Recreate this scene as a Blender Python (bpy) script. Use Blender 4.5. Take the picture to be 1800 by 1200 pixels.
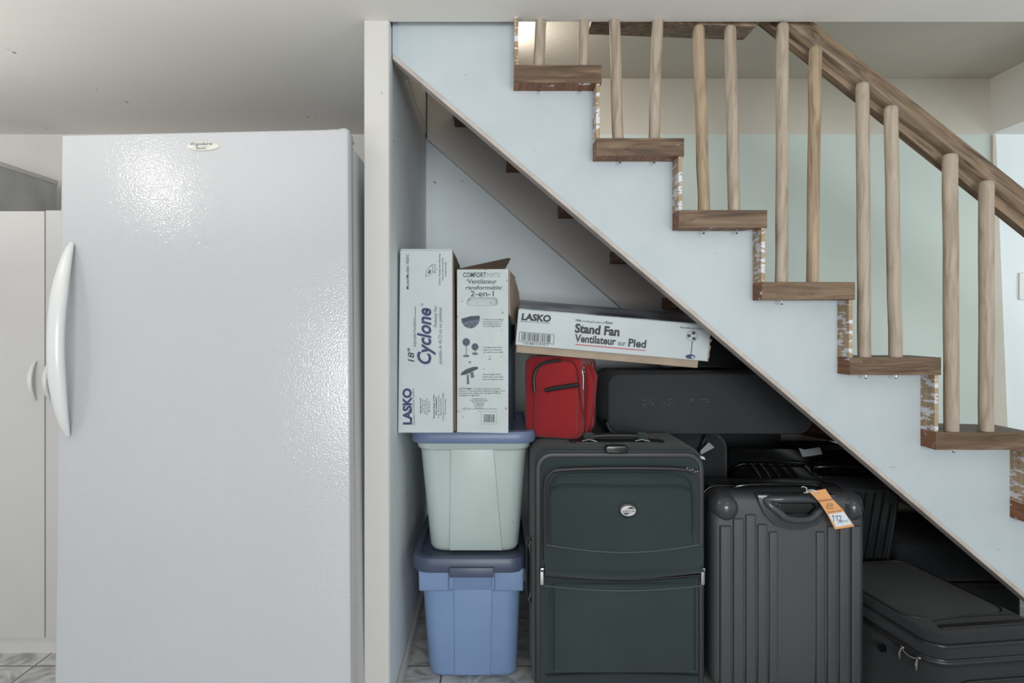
import bpy, bmesh, math, random
from mathutils import Vector, Matrix, noise
random.seed(4)
R = math.radians
for o in list(bpy.data.objects): bpy.data.objects.remove(o)
sc = bpy.context.scene; COL = sc.collection

# ------------------------------------------------------------------ camera, world, lights, exposure
FPX, PX, PY, CZ = 1100.0, 865.0, 572.0, 1.10      # 22 mm lens on a 36 mm sensor, eye height 1.10 m
cam = bpy.data.cameras.new('camera'); cam_o = bpy.data.objects.new('camera', cam); COL.objects.link(cam_o)
cam.sensor_width = 36; cam.lens = 22; cam.shift_x = 35/1800; cam.shift_y = -28/1800; cam.clip_start = .02
cam_o.location = (0, 0, CZ); cam_o.rotation_euler = (R(90), 0, 0); sc.camera = cam_o
sc.view_settings.view_transform = 'Standard'; sc.view_settings.look = 'None'
sc.view_settings.gamma = 1; sc.view_settings.use_curve_mapping = False
sc.view_settings.exposure = -0.10
W = bpy.data.worlds.new('world'); sc.world = W; W.use_nodes = True
W.node_tree.nodes['Background'].inputs[0].default_value = (.93, .97, 1.0, 1)
W.node_tree.nodes['Background'].inputs[1].default_value = 00.75
def area(name, loc, rot, size, power, color, shape='DISK', sy=None, spread=180):
    l = bpy.data.lights.new(name, 'AREA'); l.shape = shape; l.size = size
    if sy: l.size_y = sy
    l.energy = power; l.color = color; l.spread = R(spread)
    o = bpy.data.objects.new(name, l); COL.objects.link(o); o.location = loc; o.rotation_euler = rot
    return o
bulb = bpy.data.lights.new('ceiling_bulb_light', 'POINT'); bulb.energy = 5; bulb.shadow_soft_size = .045; bulb.color = (1, .97, .93)
bulb_o = bpy.data.objects.new('ceiling_bulb_light', bulb); COL.objects.link(bulb_o); bulb_o.location = (-1.40, .90, 1.87)
area('ceiling_lamp_light', (1.15, .10, 1.885), (R(18), 0, 0), .45, 2.5, (.90, .97, 1))
area('room_fill_light', (.55, -3.6, 1.15), (R(90), 0, 0), 2.2, 158, (.95, .985, 1), 'RECTANGLE', 1.5)  # broad fill added behind the camera, no window is built here
area('uplight_fill_light', (-.85, .62, 1.25), (R(168), 0, 0), .4, 6, (1, .98, .95), spread=150)  # unseen uplight added to brighten the ceiling, no lamp stands here
area('uplight_fill_light', (.9, .60, 1.0), (R(168), 0, 0), .5, 3.5, (1, .98, .95))  # second added uplight, out of view, for the ceiling on the right
area('uplight_fill_light', (-1.80, 1.45, 1.30), (R(172), 0, 0), .3, 3.2, (1, .98, .95), spread=165)  # third added uplight, lifts the ceiling above the freezer
area('stairwell_fill_light', (-.02, 2.25, 2.09), (0, R(-66), 0), .12, 4.2, (1, .95, .88))  # small warm fill added out of sight to lift the upper stairwell wall
area('side_fill_light', (3.0, 1.9, 1.2), (R(90), 0, R(80)), .9, 5.5, (.90, 1, .97))  # greenish fill added off to the right to brighten that end of the stairwell

def P(px, py, d):                                   # a point of the room seen at (px,py), d metres away
    return Vector(((px-PX)*d/FPX, d, CZ-(py-PY)*d/FPX))
def FX(px, d): return (px-PX)*d/FPX
def FZ(py, d): return CZ-(py-PY)*d/FPX
def onface(M, px, py, yl=0.0):                      # the point on a thing's own plane y = yl
    Mi = M.inverted(); o = Mi @ Vector((0, 0, CZ)); t = Mi @ (Vector((0, 0, CZ))+Vector(((px-PX)/FPX, 1, (PY-py)/FPX)))
    d = t-o; k = (yl-o.y)/d.y
    return o+d*k

# ------------------------------------------------------------------ materials
def lin(c):
    return tuple((v/255/12.92 if v/255 <= .04045 else ((v/255+.055)/1.055)**2.4) for v in c)+(1,)
MATS = {}
def mat(name, c, rough=.6, c2=None, vs=6, va=.5, bump=0, bs=200, metal=0, coat=0, spec=.5, specks=0, sc_=None, sheen=0, bdet=2, specscale=45, stretch=(1,1,1), speckcol=(40,38,36)):
    m = bpy.data.materials.new(name); m.use_nodes = True; nt = m.node_tree; N = nt.nodes; L = nt.links
    b = N['Principled BSDF']; b.inputs['Roughness'].default_value = rough; b.inputs['Metallic'].default_value = metal
    b.inputs['Coat Weight'].default_value = coat; b.inputs['Specular IOR Level'].default_value = spec
    b.inputs['Sheen Weight'].default_value = sheen
    tc = N.new('ShaderNodeTexCoord'); mp = N.new('ShaderNodeMapping'); mp.inputs['Scale'].default_value = stretch
    L.new(tc.outputs['Object'], mp.inputs[0])
    nz = N.new('ShaderNodeTexNoise'); nz.inputs['Scale'].default_value = vs; nz.inputs['Detail'].default_value = 5
    L.new(mp.outputs[0], nz.inputs['Vector'])
    rp = N.new('ShaderNodeMapRange'); rp.inputs[1].default_value = .5-va*.5; rp.inputs[2].default_value = .5+va*.5
    L.new(nz.outputs[0], rp.inputs[0])
    mx = N.new('ShaderNodeMix'); mx.data_type = 'RGBA'
    mx.inputs[6].default_value = lin(c); mx.inputs[7].default_value = lin(c2 or tuple(max(0, v-7) for v in c))
    L.new(rp.outputs[0], mx.inputs[0]); out = mx.outputs[2]
    if specks:                                      # small marks, nicks and dirt spots
        n2 = N.new('ShaderNodeTexNoise'); n2.inputs['Scale'].default_value = specscale; n2.inputs['Detail'].default_value = 3
        L.new(mp.outputs[0], n2.inputs['Vector'])
        r2 = N.new('ShaderNodeMapRange'); r2.inputs[1].default_value = specks; r2.inputs[2].default_value = specks+.02
        L.new(n2.outputs[0], r2.inputs[0])
        m2 = N.new('ShaderNodeMix'); m2.data_type = 'RGBA'; m2.inputs[7].default_value = lin(speckcol)
        L.new(r2.outputs[0], m2.inputs[0]); L.new(out, m2.inputs[6]); out = m2.outputs[2]
    L.new(out, b.inputs['Base Color'])
    if bump:
        n3 = N.new('ShaderNodeTexNoise'); n3.inputs['Scale'].default_value = bs; n3.inputs['Detail'].default_value = bdet
        L.new(mp.outputs[0], n3.inputs['Vector'])
        bp = N.new('ShaderNodeBump'); bp.inputs['Strength'].default_value = bump; bp.inputs['Distance'].default_value = .002
        L.new(n3.outputs[0], bp.inputs['Height']); L.new(bp.outputs[0], b.inputs['Normal'])
    MATS[name] = m; return m
def wood(name, c, c2, c3, axis='X', rough=.55, paint=0, rot=0, scale=1.0, paintcol=(205, 203, 208)):
    m = bpy.data.materials.new(name); m.use_nodes = True; nt = m.node_tree; N = nt.nodes; L = nt.links
    b = N['Principled BSDF']; b.inputs['Roughness'].default_value = rough; b.inputs['Specular IOR Level'].default_value = .3
    tc = N.new('ShaderNodeTexCoord'); mp = N.new('ShaderNodeMapping')
    s = {'X': (1.5, 14, 14), 'Y': (14, 1.5, 14), 'Z': (14, 14, 1.5)}[axis]
    mp.vector_type = 'TEXTURE' if rot else 'POINT'
    if rot: mp.inputs['Rotation'].default_value = (0, R(rot), 0); s = tuple(1/v for v in s)
    mp.inputs['Scale'].default_value = tuple(v*scale for v in s); L.new(tc.outputs['Object'], mp.inputs[0])
    nz = N.new('ShaderNodeTexNoise'); nz.inputs['Scale'].default_value = 3.2; nz.inputs['Detail'].default_value = 7; nz.inputs['Distortion'].default_value = 1.6
    L.new(mp.outputs[0], nz.inputs['Vector'])
    cr = N.new('ShaderNodeValToRGB'); e = cr.color_ramp.elements
    e[0].position = .3; e[0].color = lin(c3); e[1].position = .68; e[1].color = lin(c); x = e.new(.5); x.color = lin(c2)
    L.new(nz.outputs[0], cr.inputs[0]); out = cr.outputs[0]
    if paint:
        n2 = N.new('ShaderNodeTexNoise'); n2.inputs['Scale'].default_value = 26; n2.inputs['Detail'].default_value = 6; n2.inputs['Roughness'].default_value = .7
        mp2 = N.new('ShaderNodeMapping'); mp2.inputs['Scale'].default_value = (.7, .7, 2.6); L.new(tc.outputs['Object'], mp2.inputs[0])
        L.new(mp2.outputs[0], n2.inputs['Vector'])
        r2 = N.new('ShaderNodeMapRange'); r2.inputs[1].default_value = paint; r2.inputs[2].default_value = paint+.02
        L.new(n2.outputs[0], r2.inputs[0])
        m2 = N.new('ShaderNodeMix'); m2.data_type = 'RGBA'; m2.inputs[7].default_value = lin(paintcol)
        L.new(r2.outputs[0], m2.inputs[0]); L.new(out, m2.inputs[6]); out = m2.outputs[2]
    L.new(out, b.inputs['Base Color'])
    bp = N.new('ShaderNodeBump'); bp.inputs['Strength'].default_value = .25; bp.inputs['Distance'].default_value = .002
    L.new(nz.outputs[0], bp.inputs['Height']); L.new(bp.outputs[0], b.inputs['Normal'])
    MATS[name] = m; return m
def tile_mat():
    m = bpy.data.materials.new('floor_tile'); m.use_nodes = True; N = m.node_tree.nodes; L = m.node_tree.links
    b = N['Principled BSDF']; b.inputs['Roughness'].default_value = .35
    tc = N.new('ShaderNodeTexCoord'); mp = N.new('ShaderNodeMapping'); mp.inputs['Location'].default_value = (1.480, -2.023, 0)
    L.new(tc.outputs['Object'], mp.inputs[0])
    br = N.new('ShaderNodeTexBrick'); br.offset = 0; br.inputs['Scale'].default_value = 1; br.inputs['Brick Width'].default_value = .33
    br.inputs['Row Height'].default_value = .33; br.inputs['Mortar Size'].default_value = .003; br.inputs['Mortar Smooth'].default_value = 0
    br.inputs['Mortar'].default_value = lin((105, 98, 90))
    L.new(mp.outputs[0], br.inputs['Vector'])
    nz = N.new('ShaderNodeTexNoise'); nz.inputs['Scale'].default_value = 9; nz.inputs['Detail'].default_value = 9; nz.inputs['Distortion'].default_value = 2.5
    L.new(tc.outputs['Object'], nz.inputs['Vector'])
    cr = N.new('ShaderNodeValToRGB'); e = cr.color_ramp.elements
    e[0].position = .35; e[0].color = lin((150, 150, 150)); e[1].position = .62; e[1].color = lin((205, 205, 202))
    L.new(nz.outputs[0], cr.inputs[0]); L.new(cr.outputs[0], br.inputs['Color1']); L.new(cr.outputs[0], br.inputs['Color2'])
    L.new(br.outputs[0], b.inputs['Base Color'])
    MATS['floor_tile'] = m
tile_mat()
mat('ceiling_paint', (226, 223, 218), .75, (220, 218, 212), 3, bump=.25, bs=60, specks=.735, specscale=30, stretch=(1, .45, 1), speckcol=(120, 115, 108))
mat('cream_paint', (218, 214, 209), .7, (210, 205, 200), 4, bump=.2, bs=90)
mat('trim_paint', (194, 192, 188), .5, (193, 190, 186), 5, bump=.1, bs=120, specks=.75, specscale=22, speckcol=(150, 145, 138))
mat('blue_paint', (224, 231, 234), .6, (215, 223, 226), 3, bump=.3, bs=80, specks=.745, specscale=34, speckcol=(110, 112, 110))
mat('stairwell_paint', (196, 190, 178), .7, (184, 179, 168), 3, bump=.3, bs=60)
mat('mint_paint', (194, 206, 201), .6, (186, 197, 191), 2.2, bump=.3, bs=80, specks=.75, specscale=30, speckcol=(120, 120, 112))
mat('stringer_paint', (179, 187, 191), .55, (171, 180, 184), 4, bump=.35, bs=22, bdet=6, stretch=(2.2, 1, 2.2), specks=.76, specscale=26, speckcol=(120, 112, 95))
mat('edge_paint', (190, 182, 176), .6, (160, 150, 142), 20, bump=.2)
mat('freezer_enamel', (184, 185, 188), .12, (180, 181, 184), 2, bump=.42, bs=210, bdet=1, specks=.775, specscale=30, speckcol=(95, 95, 95))
mat('white_plastic', (214, 215, 214), .22, (208, 209, 208), 3)
mat('badge_plastic', (205, 205, 195), .3)
mat('gasket', (150, 148, 142), .6)
mat('cabinet_white', (196, 194, 192), .45, (190, 187, 184), 3)
mat('grey_board', (186, 186, 184), .6, (150, 150, 148), 5)
mat('gap_dark', (40, 38, 36), .9)
wood('tread_wood', (122, 102, 82), (100, 80, 62), (70, 55, 43), 'X', paint=.70)
wood('tread_top_wood', (120, 104, 90), (104, 88, 76), (84, 70, 58), 'Y')
wood('orange_wood', (140, 94, 64), (122, 80, 54), (92, 60, 42), 'Y', paint=.60)
wood('riser_wood', (178, 156, 126), (158, 134, 106), (132, 108, 82), 'Z', paint=.515)
wood('baluster_wood', (172, 160, 144), (162, 149, 133), (138, 123, 107), 'Z', .6)
wood('baluster_wood_worn', (168, 149, 122), (154, 136, 112), (122, 102, 80), 'Z', .6)
wood('rail_wood', (142, 122, 100), (120, 102, 84), (74, 61, 50), 'X', .45, rot=38.4)
mat('steel', (170, 170, 168), .3, metal=1)
mat('dark_steel', (110, 110, 112), .35, metal=1)
mat('carton_white', (187, 194, 196), .55, (178, 186, 188), 9, bump=.12, bs=80, specks=.72, specscale=36, speckcol=(150, 146, 136))
mat('carton_dirty', (187, 195, 195), .55, (176, 184, 183), 12, bump=.12, bs=80, specks=.655, specscale=60, speckcol=(128, 124, 112))
mat('kraft', (168, 152, 134), .8, (150, 134, 116), 14, bump=.2, bs=120)
mat('kraft_dark', (112, 96, 82), .85, (92, 78, 66), 14, bump=.2, bs=120)
mat('photo_print', (176, 182, 198), .3, (70, 74, 92), 7, va=.25)
mat('photo_blue', (90, 104, 132), .45, (50, 58, 76), 9, va=.3)
mat('ink_navy', (52, 54, 96), .6); mat('ink_black', (52, 54, 60), .6); mat('ink_slate', (64, 72, 84), .6)
mat('ink_red', (180, 48, 66), .6); mat('ink_grey', (140, 146, 150), .6); mat('ink_mid', (92, 104, 116), .6)
mat('tote_blue', (122, 145, 182), .35, (116, 139, 175), 6, bump=.06, bs=300)
mat('lid_slate', (74, 84, 106), .4, (64, 73, 94), 6, bump=.06, bs=300)
mat('lid_slate_light', (112, 126, 158), .38, (98, 112, 142), 5, bump=.06, bs=300)
mat('tote_mint', (180, 193, 189), .38, (172, 185, 180), 6, bump=.06, bs=300, specks=.72, specscale=24, speckcol=(120, 118, 100))
mat('green_cloth', (44, 57, 56), .95, (34, 44, 46), 4, bump=.5, bs=900, sheen=.15, specks=.77, specscale=60, speckcol=(130, 138, 136))
mat('green_piping', (28, 36, 38), .6); mat('black_trim', (24, 25, 27), .5, (34, 34, 36)); mat('gloss_black', (16, 17, 19), .18)
mat('zip_teeth', (22, 22, 24), .45, (46, 45, 46), 500, va=.3)
mat('stitch', (112, 122, 120), .8)
mat('black_cloth', (31, 34, 38), .95, (27, 30, 33), 5, bump=.5, bs=900, sheen=.12, specks=.77, specscale=70, speckcol=(110, 112, 112))
mat('black_cloth_worn', (56, 60, 64), .95, (47, 51, 55), 4, bump=.5, bs=900, sheen=.15, specks=.76, specscale=60, stretch=(.6, 1, 1.4), speckcol=(120, 124, 124))
mat('hard_grey', (64, 65, 68), .42, (58, 59, 62), 4, bump=.3, bs=700)
mat('hard_gloss', (62, 65, 68), .2, (54, 56, 60), 6); mat('hard_black', (30, 32, 34), .26, (36, 38, 40), 6); mat('silver_badge', (196, 196, 192), .4)
mat('red_cloth', (146, 18, 26), .9, (126, 15, 22), 6, bump=.5, bs=900, sheen=.2)
mat('red_dark', (112, 20, 26), .9, (92, 16, 22), 12, bump=.5, bs=900)
mat('tag_orange', (216, 158, 100), .6, (206, 146, 90), 8); mat('tag_white', (206, 214, 220), .6)
mat('string_white', (215, 212, 205), .8); mat('grey_label', (128, 134, 138), .5)

# ------------------------------------------------------------------ mesh helpers
class MB:
    def __init__(s): s.bm = bmesh.new(); s.mi = 0
    def merge(s, other, M=None):
        me = bpy.data.meshes.new('t'); other.to_mesh(me); other.free()
        if M: me.transform(M)
        n = len(s.bm.faces); s.bm.from_mesh(me); bpy.data.meshes.remove(me)
        s.bm.faces.ensure_lookup_table()
        for f in s.bm.faces[n:]: f.material_index = s.mi
    def box(s, x0, x1, y0, y1, z0, z1, b=0, seg=2, M=None):
        return s.hexa([(x0,y0,z0),(x1,y0,z0),(x1,y1,z0),(x0,y1,z0),(x0,y0,z1),(x1,y0,z1),(x1,y1,z1),(x0,y1,z1)], b, seg, M)
    def hexa(s, p, b=0, seg=2, M=None):
        t = bmesh.new(); v = [t.verts.new(q) for q in p]
        for f in ((0,3,2,1),(4,5,6,7),(0,1,5,4),(1,2,6,5),(2,3,7,6),(3,0,4,7)): t.faces.new([v[i] for i in f])
        if b: bmesh.ops.bevel(t, geom=t.edges[:]+t.verts[:], offset=b, segments=seg, profile=.5, affect='EDGES', clamp_overlap=True)
        s.merge(t, M); return s
    def loft(s, rings, closed=True, cap=True, M=None):
        t = bmesh.new(); rv = [[t.verts.new(q) for q in r] for r in rings]; n = len(rings[0])
        for a, b in zip(rv, rv[1:]):
            for i in range(n if closed else n-1):
                j = (i+1) % n; t.faces.new((a[i], a[j], b[j], b[i]))
        if cap and closed:
            t.faces.new(rv[0][::-1]); t.faces.new(rv[-1])
        s.merge(t, M); return s
    def prism(s, pts, a, b, axis='Y', M=None, bev=0):  # polygon extruded along an axis
        def q(u, v, w): return {'Y': (u, w, v), 'Z': (u, v, w), 'X': (w, u, v)}[axis]
        t = bmesh.new(); A = [t.verts.new(q(u, v, a)) for u, v in pts]; B = [t.verts.new(q(u, v, b)) for u, v in pts]
        n = len(pts); t.faces.new(A[::-1]); t.faces.new(B)
        for i in range(n): t.faces.new((A[i], A[(i+1) % n], B[(i+1) % n], B[i]))
        if bev: bmesh.ops.bevel(t, geom=t.edges[:], offset=bev, segments=2, profile=.5, affect='EDGES', clamp_overlap=True)
        s.merge(t, M); return s
    def tube(s, pts, r, n=10, closed=False, ry=None, up=None, M=None):
        pts = [Vector(p) for p in pts]; m = len(pts); rr = r if isinstance(r, (list, tuple)) else [r]*m
        r2 = ry if isinstance(ry, (list, tuple)) else ([ry]*m if ry else rr)
        rings = []; prev = Vector(up) if up else None
        for i, p in enumerate(pts):
            a = pts[(i-1) % m] if (i or closed) else p; b = pts[(i+1) % m] if (i < m-1 or closed) else p
            t = (b-a).normalized()
            if prev is None: prev = Vector((0, 0, 1)) if abs(t.z) < .9 else Vector((1, 0, 0))
            u = (prev-t*prev.dot(t)); u = u.normalized() if u.length > 1e-6 else t.orthogonal().normalized()
            if not up: prev = u
            w = t.cross(u)
            rings.append([p+u*rr[i]*math.cos(2*math.pi*k/n)+w*r2[i]*math.sin(2*math.pi*k/n) for k in range(n)])
        if closed: rings.append(rings[0])
        s.loft(rings, cap=not closed, M=M)
        if closed: bmesh.ops.remove_doubles(s.bm, verts=s.bm.verts[:], dist=1e-6)
        return s
    def ell(s, c, rx, ry, rz, n=16, m=10, M=None):
        t = bmesh.new(); bmesh.ops.create_uvsphere(t, u_segments=n, v_segments=m, radius=1)
        for v in t.verts: v.co = Vector((c[0]+v.co.x*rx, c[1]+v.co.y*ry, c[2]+v.co.z*rz))
        s.merge(t, M); return s
    def slab(s, x0, x1, z0, z1, y0, y1, r=.03, e=.01, bulge=0, n=5, k=4, M=None, bb=0):
        def rr(i): return rrect(x0+i, x1-i, z0+i, z1-i, max(r-i, .001), n)
        cx, cz = (x0+x1)/2, (z0+z1)/2; rings = []
        def puff(y, sg, bl):
            base = rr(e); o = []
            for q in (.2, .5, .75, .92):
                o.append([(cx+(a-cx)*q, y+sg*bl*(1-q**3), cz+(b-cz)*q) for a, b in base])
            return o
        if bulge: rings += puff(y0, -1, bulge)
        for i in range(k+1):
            a = math.pi/2*i/k; rings.append([(u, y0+e*(1-math.sin(a)), v) for u, v in rr(e*(1-math.sin(a)) if False else e*(1-math.sin(a)))]) if False else rings.append([(u, y0+e*(1-math.cos(a)), v) for u, v in rr(e*(1-math.sin(a)))])
        for i in range(k, -1, -1):
            a = math.pi/2*i/k; rings.append([(u, y1-e*(1-math.cos(a)), v) for u, v in rr(e*(1-math.sin(a)))])
        if bb: rings += puff(y1, 1, bb)[::-1]
        return s.loft(rings, M=M)
def rrect(x0, x1, z0, z1, r, n=5):
    o = []
    r = min(r, (x1-x0)/2-.0005, (z1-z0)/2-.0005)
    for cx, cz, a0 in ((x1-r, z1-r, 0), (x0+r, z1-r, 90), (x0+r, z0+r, 180), (x1-r, z0+r, 270)):
        for i in range(n+1):
            a = R(a0+90*i/n); o.append((cx+r*math.cos(a), cz+r*math.sin(a)))
    return o
def ringz(z, x0, x1, y0, y1, r, n=5): return [(a, b, z) for a, b in rrect(x0, x1, y0, y1, r, n)]
def catmull(pts, k=6, closed=False):
    pts = [Vector(p) for p in pts]; n = len(pts); o = []
    rng = range(n if closed else n-1)
    for i in rng:
        g = lambda j: pts[j % n] if closed else pts[max(0, min(n-1, j))]
        a, b, c, d = g(i-1), g(i), g(i+1), g(i+2)
        for q in range(k):
            t = q/k; o.append(.5*((2*b)+(c-a)*t+(2*a-5*b+4*c-d)*t*t+(3*b-a-3*c+d)*t**3))
    if not closed: o.append(pts[-1])
    return o

MW = {}
def setp(o, label=None, cat=None, group=None, kind=None):
    if label: o['label'] = label
    if cat: o['category'] = cat
    if group: o['group'] = group
    if kind: o['kind'] = kind
def thing(name, label, cat, loc, M=None, group=None):
    o = bpy.data.objects.new(name, None); o.empty_display_size = .05; COL.objects.link(o)
    m = Matrix.Translation(loc) @ (M.to_4x4() if M else Matrix()); o.matrix_world = m; o.matrix_basis = m
    MW[o.name] = m; setp(o, label, cat, group); return o
def build(name, mb, mats, parent=None, local=False, ang=35, smooth=True, label=None):
    """link the mesh as ONE object; world-space meshes are moved into the parent's own space"""
    me = bpy.data.meshes.new(name); bmesh.ops.recalc_face_normals(mb.bm, faces=mb.bm.faces[:]); mb.bm.to_mesh(me); mb.bm.free()
    for mm in (mats if isinstance(mats, (list, tuple)) else [mats]): me.materials.append(MATS[mm])
    o = bpy.data.objects.new(name, me); COL.objects.link(o)
    if parent is not None:
        o.parent = parent; pm = MW[parent.name]
        if not local: me.transform(pm.inverted())
        MW[o.name] = pm
    else: MW[o.name] = Matrix()
    if smooth:
        for p in me.polygons: p.use_smooth = True
        me.set_sharp_from_angle(angle=R(ang))
    if label: o['label'] = label
    return o
def struct(name, mb, mats, smooth=False):
    o = build(name, mb, mats, smooth=smooth); o['kind'] = 'structure'; return o
def top(name, mb, mats, label, cat, group=None, kind=None):   # a thing that is one mesh, its origin at its base
    bm = mb.bm; xs = [v.co for v in bm.verts]
    c = Vector(((min(v.x for v in xs)+max(v.x for v in xs))/2, (min(v.y for v in xs)+max(v.y for v in xs))/2, min(v.z for v in xs)))
    for v in bm.verts: v.co -= c
    o = build(name, mb, mats); o.location = c; setp(o, label, cat, group, kind); return o

FONT = {}
def glyphs(s, bold=0.0, shear=0.0):
    cu = bpy.data.curves.new('t', 'FONT'); cu.body = s; cu.size = 1; cu.offset = bold; cu.shear = shear; cu.fill_mode = 'FRONT'; cu.resolution_u = 3
    o = bpy.data.objects.new('t', cu); COL.objects.link(o)
    dg = bpy.context.evaluated_depsgraph_get(); me = bpy.data.meshes.new_from_object(o.evaluated_get(dg))
    vs = [v.co.copy() for v in me.vertices]; fs = [tuple(p.vertices) for p in me.polygons]
    bpy.data.objects.remove(o); bpy.data.curves.remove(cu); bpy.data.meshes.remove(me); return vs, fs
class Print:
    """flat ink on a thing's front plane; positions are read off the face"""
    def __init__(s, root, yl=0.0, lift=.0006, par=None): s.root = root; s.par = par or root; s.M = MW[root.name]; s.y = yl-lift; s.k = {}
    g = 'printed_picture'; n = 0
    def mb(s, ink, g=None): return s.k.setdefault((g or s.g, ink), MB())
    def pt(s, p): q = onface(s.M, p[0], p[1], s.y); return q
    def text(s, ink, t, A, B, h, bold=0, shear=0, fit=True):
        vs, fs = glyphs(t, bold, shear); a, b = s.pt(A), s.pt(B); d = b-a; L = d.length; d.normalize()
        up = Vector((-d.z, 0, d.x)); w = max(v.x for v in vs)-min(v.x for v in vs); x0 = min(v.x for v in vs)
        mpp = L/math.dist(A, B); sx = L/w; sy = h*mpp/.72
        s.n += 1; bm = s.mb(ink, 'printed_text#%d' % s.n).bm; nv = [bm.verts.new(a+d*((v.x-x0)*sx)+up*(v.y*sy)) for v in vs]
        for f in fs:
            try: bm.faces.new([nv[i] for i in f])
            except ValueError: pass
    def poly(s, ink, pts, dy=0):
        bm = s.mb(ink).bm; bm.faces.new([bm.verts.new(s.pt(p)+Vector((0, -dy, 0))) for p in pts])
    def line(s, ink, A, B, w, dy=0):
        dx, dy_ = B[0]-A[0], B[1]-A[1]; l = math.hypot(dx, dy_) or 1; nx, ny = -dy_/l*w/2, dx/l*w/2
        s.poly(ink, [(A[0]+nx, A[1]+ny), (B[0]+nx, B[1]+ny), (B[0]-nx, B[1]-ny), (A[0]-nx, A[1]-ny)], dy)
    def path(s, ink, pts, w):
        for a, b in zip(pts, pts[1:]): s.line(ink, a, b, w)
    def disc(s, ink, c, rx, ry, n=20, dy=0):
        s.poly(ink, [(c[0]+rx*math.cos(2*math.pi*i/n), c[1]+ry*math.sin(2*math.pi*i/n)) for i in range(n)], dy)
    def ring(s, ink, c, rx, ry, w, n=20):
        p = [(c[0]+rx*math.cos(2*math.pi*i/n), c[1]+ry*math.sin(2*math.pi*i/n)) for i in range(n+1)]; s.path(ink, p, w)
    def bars(s, ink, A, B, down, n=30):                  # a barcode between A and B, bars running along 'down'
        random.seed(7); x = 0; g0 = s.g; s.g = 'barcode'
        while x < .98:
            w = random.choice((.008, .014, .022)); p = [(A[0]+(B[0]-A[0])*q, A[1]+(B[1]-A[1])*q) for q in (x, min(1, x+w))]
            s.poly(ink, [p[0], p[1], (p[1][0]+down[0], p[1][1]+down[1]), (p[0][0]+down[0], p[0][1]+down[1])]); x += w+random.choice((.01, .016, .024))
        s.g = g0
    def done(s, names={}):
        for (g, ink), mb in s.k.items():
            build(names.get(ink, g.split('#')[0]), mb, ink, s.par, local=True, smooth=False)

# ------------------------------------------------------------------ the room
CEIL = 1.925; BY = 2.70
struct('floor', MB().box(-3.2, 3.2, -1.6, BY, -.06, 0), 'floor_tile')
m = MB(); m.box(-3.2, 3.2, -1.6, 1.70, CEIL, 2.30); m.box(-3.2, -.28, 1.70, BY, CEIL, 2.30); m.box(2.148, 3.2, 1.70, BY, CEIL, 2.30)
struct('ceiling', m, 'ceiling_paint')
struct('ceiling.001', MB().box(-.28, 2.148, 1.70, BY, 2.165, 2.30), 'stairwell_paint')
m = MB(); m.box(-3.2, -.30, BY, BY+.1, 0, 2.30); struct('wall_back', m, 'cream_paint')
m = MB(); m.box(-.30, 2.148, BY, BY+.1, CEIL, 2.30); struct('wall_back.001', m, 'stairwell_paint')
zl = lambda x: 1.8907-.868*(x+.278)+.04
m = MB(); m.prism([(-.30, zl(-.30)), (zl(0)/.868, 0), (2.160, 0), (2.160, CEIL), (-.30, CEIL)], BY, BY+.1, 'Y'); struct('wall_back.002', m, 'mint_paint')
m = MB(); m.prism([(-.30, 0), (zl(0)/.868, 0), (-.30, zl(-.30))], BY, BY+.1, 'Y'); struct('wall_back.004', m, 'blue_paint')
m = MB(); m.box(2.160, 3.2, BY, BY+.1, 0, 2.30); struct('wall_back.003', m, 'blue_paint')
struct('wall_left', MB().box(-.322, -.284, 1.703, BY, 0, CEIL), 'blue_paint')
struct('trim_1', MB().box(FX(640, 1.69), FX(683.5, 1.69), 1.69, 1.703, 0, CEIL, .002), 'trim_paint')
struct('trim_2', MB().box(FX(683.8, 1.698), -.278, 1.698, 1.75, 0, CEIL, .001), 'blue_paint')
struct('baseboard_left', MB().box(-.284, -.270, 1.76, BY, 0, .045, .003), 'trim_paint')
# narrow tapering board covering the joint between the mint wall and the white wall
m = MB(); m.prism([(FX(1744, 2.69), FZ(237, 2.69)), (FX(1749, 2.69), FZ(237, 2.69)), (FX(1774, 2.69), FZ(860, 2.69)), (FX(1744, 2.69), FZ(860, 2.69))], 2.685, BY, 'Y')
struct('trim_3', m, 'stairwell_paint')
# light switch on the white wall at the right
t = thing('light_switch', 'white light switch plate on the white wall at the right edge', 'light switch', (FX(1808, 2.69), 2.7, FZ(503, 2.69)))
build('plate', MB().slab(FX(1793, 2.69), FX(1824, 2.69), FZ(527, 2.69), FZ(479, 2.69), 2.692, 2.70, .006, .003), 'white_plastic', t)
build('toggle', MB().box(FX(1804, 2.69), FX(1812, 2.69), FZ(512, 2.69), FZ(494, 2.69), 2.682, 2.693, .002), 'cabinet_white', t)

# ------------------------------------------------------------------ staircase
D = 1.73; TY = 1.67
st = thing('staircase', 'open staircase with white painted stringer, brown wooden treads and round balusters', 'staircase', (FX(1400, D), 2.2, 0))
SX = [765, 903, 1042, 1182, 1323, 1472, 1618, 1775, 1932, 2089]
SY = [37, 160, 284, 406, 528, 656, 783, 908, 1034, 1160]
X = [FX(x, D) for x in SX]; Z = [FZ(y, D) for y in SY]
def botz(x, a=(-.2705, 1.834), k=.8535): return a[1]-k*(x-a[0])
ptz = [(-.2755, botz(-.2755)), (-.2755, 2.16), (X[0], 2.16)]
for i in range(10):
    ptz.append((X[i], Z[i])); ptz.append(((X[i+1] if i < 9 else X[9]+.26), Z[i]))
xe = ptz[-1][0]; ptz += [(xe, 0), (-.2705+1.834/.8535, 0)]
m = MB(); m.prism(ptz, D, D+.04, 'Y'); build('stringer', m, 'stringer_paint', st, smooth=False)
xa, xb = -.2750, -.2705+1.834/.8535-.01
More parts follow.
